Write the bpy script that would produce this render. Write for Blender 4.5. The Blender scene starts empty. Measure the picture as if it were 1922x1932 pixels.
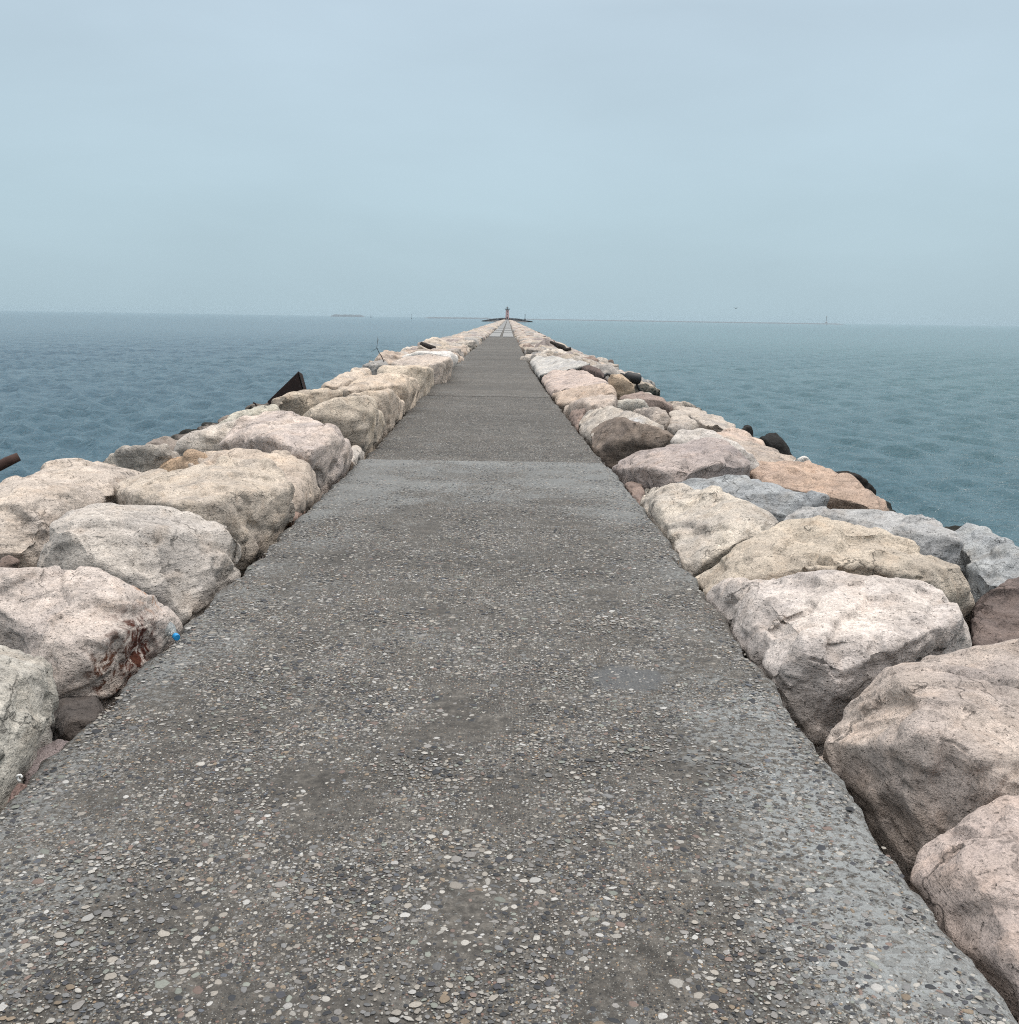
import bpy, bmesh, math, random
import numpy as np
from mathutils import Vector, Matrix

random.seed(7); RNG = np.random.default_rng(11)
S = bpy.context.scene
COL = S.collection
R = math.radians

# ------------------------------------------------------------------ camera
F_PX, CU, CV = 1900.0, 961.0, 966.0           # in units of a 1922 px wide picture
PITCH = math.atan((966-602)/F_PX); ROLL = 0.0153; YAW = 0.0051
H = 1.6; WATER = -1.8
fw = np.array([math.sin(YAW)*math.cos(PITCH), math.cos(YAW)*math.cos(PITCH), -math.sin(PITCH)])
xr = np.array([math.cos(YAW), -math.sin(YAW), 0.0])
u0 = np.cross(xr, fw)
cr = math.cos(ROLL)*xr + math.sin(ROLL)*u0
cu = math.cos(ROLL)*u0 - math.sin(ROLL)*xr
CAM = np.array([0, 0, H])

cam = bpy.data.cameras.new('camera'); camo = bpy.data.objects.new('camera', cam); COL.objects.link(camo)
m = Matrix(((cr[0], cu[0], -fw[0], 0), (cr[1], cu[1], -fw[1], 0), (cr[2], cu[2], -fw[2], H), (0, 0, 0, 1)))
camo.matrix_world = m
cam.sensor_width = 36; cam.lens = 36*F_PX/1922; cam.clip_end = 30000; cam.clip_start = 0.05
S.camera = camo

def ray(u, v):
    d = fw*F_PX + cr*(u-CU) - cu*(v-CV)
    return d/d[1]                              # scaled so that y advances by 1
def at_y(u, v, y): return CAM + ray(u, v)*y
def at_z(u, v, z):
    d = ray(u, v); return CAM + d*((z-H)/d[2])

# ------------------------------------------------------------------ path line
PD = [-5, 2, 8, 12, 22, 36, 115, 300, 950, 990]
PXC = [-.21, -.21, -.22, -.25, -.44, -.55, -.58, -.40, 0, 0]
PZ = [0, 0, 0, -.05, -.07, -.15, -.29, -.30, -.30, -.30]
HW = 1.432
def xc(d): return np.interp(d, PD, PXC)
def zp(d): return np.interp(d, PD, PZ)
END = 950.0

# ------------------------------------------------------------------ numpy noise
_g = np.random.default_rng(3); GR = _g.normal(size=(512, 3)); GR /= np.linalg.norm(GR, axis=1)[:, None]
PERM = _g.permutation(512)
def pnoise(p):
    i = np.floor(p).astype(np.int64); f = p-i; w = f*f*f*(f*(f*6-15)+10)
    out = np.zeros(len(p))
    for dx in (0, 1):
        for dy in (0, 1):
            for dz in (0, 1):
                h = PERM[(PERM[(PERM[(i[:, 0]+dx) & 511]+i[:, 1]+dy) & 511]+i[:, 2]+dz) & 511]
                g = GR[h]
                d = g[:, 0]*(f[:, 0]-dx)+g[:, 1]*(f[:, 1]-dy)+g[:, 2]*(f[:, 2]-dz)
                wx = w[:, 0] if dx else 1-w[:, 0]; wy = w[:, 1] if dy else 1-w[:, 1]; wz = w[:, 2] if dz else 1-w[:, 2]
                out += d*wx*wy*wz
    return out
def fbm(p, o=4, gain=.5):
    s = 0; a = 1
    for k in range(o): s = s+a*pnoise(p*(2.03**k)+17.3*k); a *= gain
    return s
def ridged(p, o=4):
    s = 0; a = 1
    for k in range(o): s = s+a*(1-2.2*np.abs(pnoise(p*(2.1**k)+9.7*k))); a *= .5
    return s

# ------------------------------------------------------------------ object helpers
def tag(o, label=None, cat=None, group=None, kind=None):
    if label: o['label'] = label
    if cat: o['category'] = cat
    if group: o['group'] = group
    if kind: o['kind'] = kind
    return o
def mesh_np(name, V, Fa):
    me = bpy.data.meshes.new(name)
    me.from_pydata(np.asarray(V).tolist(), [], [list(map(int, f)) for f in Fa]); me.update(); return me
def grid_mesh(name, V, nu, nv):
    """V: (nu*nv,3) laid out row by row (nv per row) -> fast quad grid"""
    a = (np.arange(nu-1)[:, None]*nv+np.arange(nv-1)[None, :]).ravel()
    q = np.stack([a, a+nv, a+nv+1, a+1], 1).astype(np.int32)
    return quads_mesh(name, V, q)
def quads_mesh(name, V, q):
    me = bpy.data.meshes.new(name); n = len(V); k = q.shape[1]
    me.vertices.add(n); me.vertices.foreach_set('co', np.asarray(V, np.float32).ravel())
    me.loops.add(q.size); me.loops.foreach_set('vertex_index', q.astype(np.int32).ravel())
    me.polygons.add(len(q)); me.polygons.foreach_set('loop_start', (np.arange(len(q))*k).astype(np.int32))
    me.update(calc_edges=True); me.validate(); return me
def link(name, me, mat=None, parent=None, smooth=True):
    o = bpy.data.objects.new(name, me); COL.objects.link(o)
    if mat: me.materials.append(mat)
    if smooth: me.polygons.foreach_set('use_smooth', [True]*len(me.polygons))
    if parent: o.parent = parent
    return o
def empty(name, loc):
    o = bpy.data.objects.new(name, None); o.location = loc; COL.objects.link(o); return o
def tube(bm, pts, radii, seg=10, cap=True):
    pts = [Vector(p) for p in pts]; rings = []
    for i, p in enumerate(pts):
        t = (pts[min(i+1, len(pts)-1)]-pts[max(i-1, 0)]).normalized()
        a = t.cross(Vector((0, 0, 1)) if abs(t.z) < .9 else Vector((1, 0, 0))).normalized(); b = t.cross(a)
        r = radii[i] if hasattr(radii, '__len__') else radii
        rings.append([bm.verts.new(p+(a*math.cos(k*2*math.pi/seg)+b*math.sin(k*2*math.pi/seg))*r) for k in range(seg)])
    for A, B in zip(rings, rings[1:]):
        for k in range(seg): bm.faces.new((A[k], A[(k+1) % seg], B[(k+1) % seg], B[k]))
    if cap: bm.faces.new(rings[0][::-1]); bm.faces.new(rings[-1])
def lathe(bm, prof, org, axis, seg=20):
    z = Vector(axis).normalized(); a = z.orthogonal().normalized(); b = z.cross(a); org = Vector(org)
    rings = [[bm.verts.new(org+z*h+(a*math.cos(k*2*math.pi/seg)+b*math.sin(k*2*math.pi/seg))*r) for k in range(seg)] for r, h in prof]
    for A, B in zip(rings, rings[1:]):
        for k in range(seg): bm.faces.new((A[k], A[(k+1) % seg], B[(k+1) % seg], B[k]))
    bm.faces.new(rings[0][::-1]); bm.faces.new(rings[-1])
def bm_done(bm, name, mat, parent=None, smooth=False):
    bmesh.ops.recalc_face_normals(bm, faces=bm.faces)
    me = bpy.data.meshes.new(name); bm.to_mesh(me); bm.free()
    return link(name, me, mat, parent, smooth)
def box(bm, lo, hi):
    v = [bm.verts.new((x, y, z)) for x in (lo[0], hi[0]) for y in (lo[1], hi[1]) for z in (lo[2], hi[2])]
    for f in ((0, 1, 3, 2), (4, 6, 7, 5), (0, 4, 5, 1), (2, 3, 7, 6), (0, 2, 6, 4), (1, 5, 7, 3)): bm.faces.new([v[i] for i in f])

# ------------------------------------------------------------------ material helpers
class NT:
    def __init__(s, name, world=False):
        if world:
            s.m = bpy.data.worlds.new(name)
        else:
            s.m = bpy.data.materials.new(name)
        s.m.use_nodes = True; s.t = s.m.node_tree; s.t.nodes.clear()
    def n(s, typ, **kw):
        nd = s.t.nodes.new(typ)
        for k, v in kw.items():
            if k.startswith('i_'):
                key = k[2:]; key = int(key) if key.isdigit() else key.replace('_', ' ')
                if hasattr(v, 'is_output') or isinstance(v, bpy.types.NodeSocket): s.t.links.new(v, nd.inputs[key])
                else: nd.inputs[key].default_value = v
            else: setattr(nd, k, v)
        return nd
    def math(s, op, a, b=None, c=None, clamp=False):
        nd = s.t.nodes.new('ShaderNodeMath'); nd.operation = op; nd.use_clamp = clamp
        for i, v in enumerate((a, b, c)):
            if v is None: continue
            if isinstance(v, bpy.types.NodeSocket): s.t.links.new(v, nd.inputs[i])
            else: nd.inputs[i].default_value = v
        return nd.outputs[0]
    def mix(s, fac, a, b, blend='MIX'):
        nd = s.t.nodes.new('ShaderNodeMix'); nd.data_type = 'RGBA'; nd.blend_type = blend; nd.clamp_factor = True
        for key, v in ((0, fac), (6, a), (7, b)):
            if isinstance(v, bpy.types.NodeSocket): s.t.links.new(v, nd.inputs[key])
            elif isinstance(v, (int, float)): nd.inputs[key].default_value = v
            else: nd.inputs[key].default_value = (*v[:3], 1)
        return nd.outputs[2]
    def noise(s, vec, scale, detail=3, rough=.5, dist=0):
        nd = s.n('ShaderNodeTexNoise'); nd.inputs['Scale'].default_value = scale; nd.inputs['Detail'].default_value = detail
        nd.inputs['Roughness'].default_value = rough; nd.inputs['Distortion'].default_value = dist
        s.t.links.new(vec, nd.inputs['Vector']); return nd
    def ramp(s, fac, stops, interp='LINEAR'):
        nd = s.t.nodes.new('ShaderNodeValToRGB'); e = nd.color_ramp.elements; nd.color_ramp.interpolation = interp
        while len(e) < len(stops): e.new(.5)
        for el, (p, c) in zip(e, stops):
            el.position = p; el.color = (c, c, c, 1) if isinstance(c, (int, float)) else (*c, 1)
        s.t.links.new(fac, nd.inputs[0]); return nd.outputs[0]
    def vmath(s, op, a, b):
        nd = s.t.nodes.new('ShaderNodeVectorMath'); nd.operation = op
        for i, v in enumerate((a, b)):
            if isinstance(v, bpy.types.NodeSocket): s.t.links.new(v, nd.inputs[i])
            else: nd.inputs[i].default_value = v
        return nd.outputs[0]
    def out(s, sh): s.t.links.new(sh, s.n('ShaderNodeOutputMaterial').inputs['Surface'])
    def bsdf(s, col, rough=.8, normal=None, **kw):
        b = s.n('ShaderNodeBsdfPrincipled')
        for key, v in (('Base Color', col), ('Roughness', rough), ('Normal', normal)):
            if v is None: continue
            if isinstance(v, bpy.types.NodeSocket): s.t.links.new(v, b.inputs[key])
            elif isinstance(v, (int, float)): b.inputs[key].default_value = v
            else: b.inputs[key].default_value = (*v[:3], 1)
        for k, v in kw.items(): b.inputs[k.replace('_', ' ')].default_value = v
        s.out(b.outputs[0]); return b
    def bump(s, h, strength=.5, dist=.02, prev=None):
        b = s.n('ShaderNodeBump'); b.inputs['Strength'].default_value = strength; b.inputs['Distance'].default_value = dist
        s.t.links.new(h, b.inputs['Height'])
        if prev is not None: s.t.links.new(prev, b.inputs['Normal'])
        return b.outputs[0]
def plain(name, col, rough=.7, metal=0, var=.25, scale=8):
    t = NT(name); tc = t.n('ShaderNodeTexCoord').outputs['Object']
    n1 = t.noise(tc, scale, 5, .6)
    c = t.mix(n1.outputs[0], [x*(1-var) for x in col], [min(1, x*(1+var)) for x in col])
    t.bsdf(c, rough, t.bump(n1.outputs[0], .3, .02), Metallic=metal); return t.m

def rock_material(name, attr=None, stains=()):
    t = NT(name)
    if attr: tint = t.n('ShaderNodeAttribute', attribute_name=attr).outputs['Color']
    else: tint = t.n('ShaderNodeObjectInfo').outputs['Color']
    oc = t.n('ShaderNodeTexCoord').outputs['Object']
    rnd = t.n('ShaderNodeObjectInfo').outputs['Random']
    off = t.n('ShaderNodeCombineXYZ', i_0=t.math('MULTIPLY', rnd, 37.), i_1=t.math('MULTIPLY', rnd, 91.), i_2=t.math('MULTIPLY', rnd, 53.)).outputs[0]
    p = t.vmath('ADD', oc, off)
    sc_ = t.n('ShaderNodeVectorMath', operation='SCALE', i_0=p); t.t.links.new(t.math('ADD', .75, t.math('MULTIPLY', t.math('FRACT', t.math('MULTIPLY', rnd, 17.3)), .6)), sc_.inputs['Scale']); p = sc_.outputs[0]
    big = t.noise(p, 1.6, 3, .55, .6).outputs[0]
    mid = t.noise(p, 5.5, 5, .62, .4).outputs[0]
    fine = t.noise(p, 34, 6, .68).outputs[0]
    grain = t.noise(p, 130, 3, .6).outputs[0]
    # bedding: stretched noise
    mp = t.n('ShaderNodeMapping'); t.t.links.new(p, mp.inputs[0]); mp.inputs['Rotation'].default_value = (.35, .2, .5); mp.inputs['Scale'].default_value = (2.5, 2.8, 9)
    bed = t.noise(mp.outputs[0], 1.1, 5, .66, 1.6).outputs[0]
    c = t.mix(t.ramp(big, [(.3, 0), (.7, 1)]), t.mix(1, tint, (.80, .79, .80), 'MULTIPLY'), t.mix(1, tint, (1.14, 1.10, 1.05), 'MULTIPLY'))
    c = t.mix(t.ramp(mid, [(.50, 0), (.72, .6)]), c, t.mix(1, c, (.91, .82, .74), 'MULTIPLY'))
    c = t.mix(t.ramp(mid, [(.25, .55), (.42, 0)]), c, t.mix(1, c, (.86, .88, .92), 'MULTIPLY'))
    c = t.mix(1, c, t.ramp(fine, [(.30, .56), (.44, .95), (.58, 1.08), (.74, 1.30)]), 'MULTIPLY')
    c = t.mix(1, c, t.ramp(grain, [(.3, .76), (.6, 1.12)]), 'MULTIPLY')
    c = t.mix(t.math('MULTIPLY', t.math('FRACT', t.math('MULTIPLY', rnd, 7.7)), .9), c, t.ramp(bed, [(.30, .50), (.43, 1.0), (.7, 1.08)]), 'MULTIPLY')
    # cracks
    wp = t.vmath('ADD', p, t.vmath('MULTIPLY', t.noise(p, 3.5, 4, .6).outputs[1], (.45, .45, .45)))
    vo = t.n('ShaderNodeTexVoronoi', feature='DISTANCE_TO_EDGE'); t.t.links.new(wp, vo.inputs['Vector']); vo.inputs['Scale'].default_value = 2.0
    ck = t.ramp(vo.outputs['Distance'], [(.0, 0), (.018, 1)])
    gate = t.ramp(t.noise(p, 2.3, 2).outputs[0], [(.50, 1), (.60, 0)])
    ck = t.math('MAXIMUM', ck, gate)
    c = t.mix(1, c, t.ramp(ck, [(0, .40), (1, 1.0)]), 'MULTIPLY')
    # scaly chips
    wc = t.vmath('ADD', p, t.vmath('MULTIPLY', t.noise(p, 9, 4, .65).outputs[1], (.16, .16, .16)))
    vc = t.n('ShaderNodeTexVoronoi', feature='F1'); t.t.links.new(wc, vc.inputs['Vector']); vc.inputs['Scale'].default_value = 9
    vs = t.n('ShaderNodeSeparateColor'); t.t.links.new(vc.outputs['Color'], vs.inputs[0])
    chip = t.math('ADD', t.math('MULTIPLY', vs.outputs[0], .8), t.math('MULTIPLY', vc.outputs['Distance'], -.9))
    c = t.mix(1, c, t.ramp(vs.outputs[1], [(0, .84), (1, 1.12)]), 'MULTIPLY')
    # pits
    pit = t.ramp(t.noise(p, 60, 2, .5).outputs[0], [(.27, 0), (.36, 1)])
    c = t.mix(1, c, t.ramp(pit, [(0, .46), (1, 1.0)]), 'MULTIPLY')
    lich = t.math('MULTIPLY', t.ramp(t.noise(p, 2.6, 6, .7, .5).outputs[0], [(.54, 0), (.64, 1)]), .45)
    c = t.mix(lich, c, t.mix(1, c, (.70, .72, .74), 'MULTIPLY'))
    wz = t.n('ShaderNodeSeparateXYZ', i_0=t.n('ShaderNodeNewGeometry').outputs['Position']).outputs[2]
    wet = t.math('MULTIPLY', t.math('SUBTRACT', t.math('SUBTRACT', -.75, wz), t.math('MULTIPLY', t.math('SUBTRACT', mid, .5), 1.2)), 3., clamp=True)
    c = t.mix(wet, c, (.022, .022, .018))
    for (loc, rad, col, thr) in stains:       # iron stains at their own place on the stone
        d = t.n('ShaderNodeVectorMath', operation='DISTANCE'); t.t.links.new(oc, d.inputs[0]); d.inputs[1].default_value = loc
        k = t.math('SUBTRACT', 1.0, t.math('DIVIDE', d.outputs['Value'], rad), clamp=True)
        k = t.math('MULTIPLY', k, t.ramp(t.noise(p, 14, 6, .7, .5).outputs[0], [(thr, 0), (thr+.14, 1)]))
        c = t.mix(t.math('MULTIPLY', k, 2.2, clamp=True), c, col)
    h = t.math('ADD', t.math('MULTIPLY', mid, .5), t.math('MULTIPLY', bed, .7))
    nb = t.bump(h, .7, .05)
    nb = t.bump(chip, .55, .022, nb)
    h2 = t.math('ADD', t.math('MULTIPLY', fine, 1.0), t.math('MULTIPLY', grain, .35))
    nb = t.bump(h2, .75, .022, nb)
    nb = t.bump(t.math('MULTIPLY', ck, pit), .6, .012, nb)
    t.bsdf(c, .92, nb, Specular_IOR_Level=.25)
    return t.m

MROCK = rock_material('limestone')
MRUBBLE = rock_material('limestone_far', attr='tint')

# ------------------------------------------------------------------ world
W = NT('World', world=True); S.world = W.m
SUN_EL, SUN_AZ = R(62), R(70)        # soft light from high up behind the camera
sky = W.n('ShaderNodeTexSky', sky_type='NISHITA', sun_disc=False, sun_elevation=SUN_EL, sun_rotation=SUN_AZ, air_density=1.0, dust_density=4.0)
dirv = W.n('ShaderNodeTexCoord').outputs['Generated']
sp = W.n('ShaderNodeSeparateXYZ'); W.t.links.new(dirv, sp.inputs[0])
up = W.math('MAXIMUM', sp.outputs[2], 0.0)
mpw = W.n('ShaderNodeMapping'); W.t.links.new(dirv, mpw.inputs[0]); mpw.inputs['Scale'].default_value = (1, 1, 3.5)
cl = W.noise(mpw.outputs[0], 1.7, 4, .5, .4).outputs[0]
cl2 = W.noise(mpw.outputs[0], 4.5, 4, .55, .3).outputs[0]
base = W.ramp(up, [(0, (.455, .595, .665)), (.10, (.485, .635, .715)), (.27, (.525, .655, .755)), (.5, (.90, .98, 1.06)), (.75, (1.9, 1.9, 1.9)), (1, (2.8, 2.75, 2.7))])
cm = W.math('ADD', W.math('MULTIPLY', W.math('SUBTRACT', cl, .5), .28), W.math('ADD', 1.0, W.math('MULTIPLY', W.math('SUBTRACT', cl2, .5), .10)))
vm = W.n('ShaderNodeVectorMath', operation='SCALE'); W.t.links.new(base, vm.inputs[0]); W.t.links.new(W.math('MULTIPLY', cm, 10.0), vm.inputs['Scale'])
colw = W.mix(.94, sky.outputs[0], vm.outputs[0])
bg = W.n('ShaderNodeBackground'); W.t.links.new(colw, bg.inputs[0]); bg.inputs[1].default_value = .1
W.t.links.new(bg.outputs[0], W.n('ShaderNodeOutputWorld').inputs[0])

sl = bpy.data.lights.new('sun', 'SUN'); sl.energy = 1.3; sl.angle = R(20); sl.color = (1, .965, .92)
so = bpy.data.objects.new('sun', sl); COL.objects.link(so)
sd = Vector((math.sin(SUN_AZ)*math.cos(SUN_EL), math.cos(SUN_AZ)*math.cos(SUN_EL), math.sin(SUN_EL)))
so.rotation_euler = sd.to_track_quat('Z', 'Y').to_euler(); so.location = (0, -20, 30)

# ------------------------------------------------------------------ water
def water():
    nx, ny = 1400, 1500
    s = np.linspace(-1, 1, nx); x = 9*np.sinh(s*7.2); x *= 7000/x[-1]          # fine near the jetty, coarse far out
    y = np.concatenate([np.linspace(-40, -2, 30), np.geomspace(1, 7201, ny-30)+ -1.0])
    # lift spacing near: geometric in (y+14)
    t = np.linspace(0, 1, ny-30); y[30:] = (14*(7200/14+1)**t-14)
    X, Y = np.meshgrid(x, y, indexing='ij'); P = np.stack([X.ravel(), Y.ravel()], 1)
    dx = np.gradient(x); dy = np.gradient(y)
    sp_ = np.maximum(np.repeat(dx, ny), np.tile(dy, nx)) 
    z = np.zeros(len(P)); ox = np.zeros(len(P)); oy = np.zeros(len(P))
    rs = np.random.default_rng(5)
    amp_m = 1+.45*pnoise(np.stack([P[:, 0]/38, P[:, 1]/60, np.zeros(len(P))], 1))
    amp_m *= np.where(P[:, 0] > 0, .62, 1.0)
    for k in range(46):
        L = .38*(2.3/.38)**(k/45); th = R(205)+rs.normal()*.42; kx, ky = math.cos(th)*2*math.pi/L, math.sin(th)*2*math.pi/L
        a = .0132*L**.55*(.7+.6*rs.random())
        ph = rs.random()*6.28
        fade = np.clip((L/sp_-2.0)/1.8, 0, 1)
        mk = fade > 0
        ar = kx*P[mk, 0]+ky*P[mk, 1]+ph; aa = a*fade[mk]*amp_m[mk]
        z[mk] += aa*np.cos(ar); sn = aa*np.sin(ar)*.8
        ox[mk] -= sn*math.cos(th); oy[mk] -= sn*math.sin(th)
    V = np.stack([P[:, 0]+ox, P[:, 1]+oy, z+WATER], 1)
    me = grid_mesh('water', V, nx, ny)
    t = NT('sea_water'); oc = t.n('ShaderNodeTexCoord').outputs['Object']
    mp = t.n('ShaderNodeMapping'); t.t.links.new(oc, mp.inputs[0]); mp.inputs['Rotation'].default_value = (0, 0, .4); mp.inputs['Scale'].default_value = (.6, 1.5, 1)
    n1 = t.noise(mp.outputs[0], 1.7, 5, .62, .5).outputs[0]; n2 = t.noise(mp.outputs[0], 5, 3, .6).outputs[0]
    n0 = t.noise(mp.outputs[0], .22, 4, .6, .3).outputs[0]
    pat = t.noise(oc, .018, 3, .5).outputs[0]
    col = t.mix(t.math('ADD', t.math('MULTIPLY', t.math('SUBTRACT', pat, .5), 1.2), t.math('ADD', .5, t.math('DIVIDE', t.n('ShaderNodeSeparateXYZ', i_0=oc).outputs[0], 70.)), clamp=True), (.007, .045, .074), (.026, .086, .096))
    nb = t.bump(n0, .3, .3); nb = t.bump(n1, 1.0, .16, nb); nb = t.bump(n2, .8, .05, nb)
    t.bsdf(col, .09, nb, IOR=1.333)
    o = link('water', me, t.m); tag(o, kind='structure')
    return o
water()

# ------------------------------------------------------------------ embankment under the boulders
def embankment():
    ys = np.concatenate([np.arange(-6, 60, .5), np.geomspace(60, 985, 160)])
    prof = [(-9.5, -3.0), (-7.2, -2.0), (-5.0, -.95), (-3.6, -.62), (-2.2, -.62), (-1.5, -.75), (1.5, -.75), (2.2, -.72), (3.4, -.85), (4.6, -1.35), (6.2, -2.1), (9, -3.0)]
    V = []
    for y in ys:
        for (a, b) in prof: V.append((a+float(xc(y)), y, b+float(zp(y))))
    V = np.array(V); n = fbm(V*1.3, 3); V[:, 2] += n*.18*(np.abs(V[:, 0]) > 2)
    me = grid_mesh('embankment', V, len(ys), len(prof)); me.flip_normals()
    o = link('embankment', me, plain('gap_shade_rubble', (.022, .02, .019), .95, 0, .5, 5)); tag(o, kind='structure')  # near-black colour paints the shade seen in gaps between boulders
embankment()

# ------------------------------------------------------------------ path
def path_material(name, tone, worn):
    t = NT(name); oc = t.n('ShaderNodeTexCoord').outputs['Object']
    sx = t.n('ShaderNodeSeparateXYZ'); t.t.links.new(oc, sx.inputs[0]); X, Y = sx.outputs[0], sx.outputs[1]
    big = t.noise(oc, .9, 4, .6, .4).outputs[0]
    mid = t.noise(oc, 4.5, 5, .65, .3).outputs[0]
    fine = t.noise(oc, 90, 4, .65).outputs[0]
    c = t.mix(t.ramp(mid, [(.3, 0), (.7, 1)]), [.078*tone, .069*tone, .058*tone], [.138*tone, .126*tone, .110*tone])
    c = t.mix(1, c, t.ramp(fine, [(.3, .72), (.65, 1.2)]), 'MULTIPLY')
    grit = t.noise(oc, 30, 4, .75, .3).outputs[0]
    c = t.mix(1, c, t.ramp(grit, [(.34, .42), (.5, .95), (.66, 1.7)]), 'MULTIPLY')
    grit2 = t.noise(oc, 11, 5, .8, .2).outputs[0]
    c = t.mix(1, c, t.ramp(grit2, [(.36, .62), (.5, 1.0), (.64, 1.42)]), 'MULTIPLY')
    hsum = None
    stops = [(0, (.018, .019, .022)), (.13, (.055, .055, .058)), (.27, (.16, .155, .145)), (.45, (.26, .25, .235)), (.60, (.36, .34, .30)), (.73, (.50, .48, .45)), (.80, (.33, .235, .15)), (.88, (.24, .15, .12)), (.94, (.62, .61, .58))]
    wq = t.vmath('ADD', oc, t.vmath('MULTIPLY', t.noise(oc, 40, 2).outputs[1], (.012, .012, 0)))
    dens = t.ramp(t.noise(oc, 2.2, 4, .65, .4).outputs[0], [(.34, .25), (.5, .85), (.65, 1.1)])
    for sc, thr, hh in ((150, .40, .4), (72, .40, 1.0)):
        v = t.n('ShaderNodeTexVoronoi', feature='F1', voronoi_dimensions='2D'); t.t.links.new(wq, v.inputs['Vector']); v.inputs['Scale'].default_value = sc
        sepc = t.n('ShaderNodeSeparateColor'); t.t.links.new(v.outputs['Color'], sepc.inputs[0])
        r = t.math('MULTIPLY', t.math('MULTIPLY', t.math('ADD', t.math('MULTIPLY', sepc.outputs[1], .75), .25), thr*1.15), dens)
        mk = t.math('MULTIPLY', t.math('SUBTRACT', r, v.outputs['Distance']), 14., clamp=True)
        pc = t.mix(1, t.ramp(sepc.outputs[0], stops, 'CONSTANT'), (.74, .74, .74) if sc < 100 else (.58, .57, .55), 'MULTIPLY')
        pc = t.mix(1, pc, t.ramp(fine, [(.3, .85), (.65, 1.1)]), 'MULTIPLY')
        c = t.mix(mk, c, pc)
        dome = t.math('MULTIPLY', mk, hh)
        hsum = dome if hsum is None else t.math('ADD', hsum, dome)
    # pale salt / lichen crust: more of it along both edges and at the joint
    e = t.math('ABSOLUTE', t.math('ADD', X, .22))
    edge = t.math('MULTIPLY', t.math('SUBTRACT', e, .72), 1.5*min(1, worn+.25), clamp=True)
    jn = t.ramp(t.math('DIVIDE', Y, 20.), [(.36, 0), (.45, .7), (.57, 1.15), (.6, 1.3), (1, 1.3)])
    amount = t.math('ADD', t.math('MULTIPLY', edge, .27), t.math('MULTIPLY', jn, .34*worn))
    spot = t.math('MULTIPLY', t.math('MULTIPLY', t.math('SUBTRACT', X, .45), 1.6, clamp=True), t.math('MULTIPLY', t.math('SUBTRACT', 5.2, Y), .5, clamp=True), clamp=True)
    nn = t.math('ADD', t.noise(oc, 1.4, 3, .55).outputs[0], t.math('MULTIPLY', t.math('SUBTRACT', t.noise(oc, 42, 6, .78, .4).outputs[0], .5), 2.1))
    crust = t.math('MULTIPLY', t.math('SUBTRACT', t.math('ADD', nn, amount), .72), 7., clamp=True)
    c = t.mix(t.math('MULTIPLY', crust, .66), c, t.mix(fine, (.17, .180, .180), (.29, .30, .296)))
    fl = t.ramp(t.noise(oc, 34, 5, .62, .5).outputs[0], [(.49, 0), (.545, 1)])
    sn = t.ramp(t.math('ADD', spot, t.math('MULTIPLY', t.math('SUBTRACT', t.noise(oc, 3.2, 4, .6).outputs[0], .5), 1.6)), [(.22, 0), (.75, 1)])
    c = t.mix(t.math('MULTIPLY', t.math('MULTIPLY', fl, sn), .72*min(1, worn)), c, (.27, .285, .285))
    wear = t.ramp(big, [(.3, 0), (.75, .35)])
    c = t.mix(wear, c, (.13*tone, .118*tone, .105*tone))
    # round smooth cement repair
    px, py = PATCH
    d = t.math('SQRT', t.math('ADD', t.math('POWER', t.math('DIVIDE', t.math('SUBTRACT', X, px), .20), 2.), t.math('POWER', t.math('DIVIDE', t.math('SUBTRACT', Y, py), .17), 2.)))
    d = t.math('ADD', d, t.math('MULTIPLY', t.math('SUBTRACT', t.noise(oc, 9, 3).outputs[0], .5), .9))
    pk = t.math('MULTIPLY', t.math('SUBTRACT', 1.0, d), 4., clamp=True)
    c = t.mix(t.math('MULTIPLY', pk, .62), c, t.mix(fine, (.07, .074, .078), (.115, .12, .125)))
    # cross bands of lighter and darker concrete along the way
    bw = t.n('ShaderNodeCombineXYZ', i_0=t.math('MULTIPLY', X, .05), i_1=t.math('MULTIPLY', Y, .33), i_2=0.).outputs[0]
    band = t.noise(bw, 1, 3, .7).outputs[0]
    c = t.mix(.9, c, t.ramp(band, [(.3, .80), (.5, 1.), (.7, 1.22)]), 'MULTIPLY')
    nb = t.bump(mid, .35, .02); nb = t.bump(hsum, .6, .006, nb); nb = t.bump(fine, .5, .003, nb)
    t.bsdf(c, .82, nb, Specular_IOR_Level=.35)
    return t.m
_pp = at_z(1182, 1288, 0); PATCH = (float(_pp[0]), float(_pp[1]))
SEAM = 11.55
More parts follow.
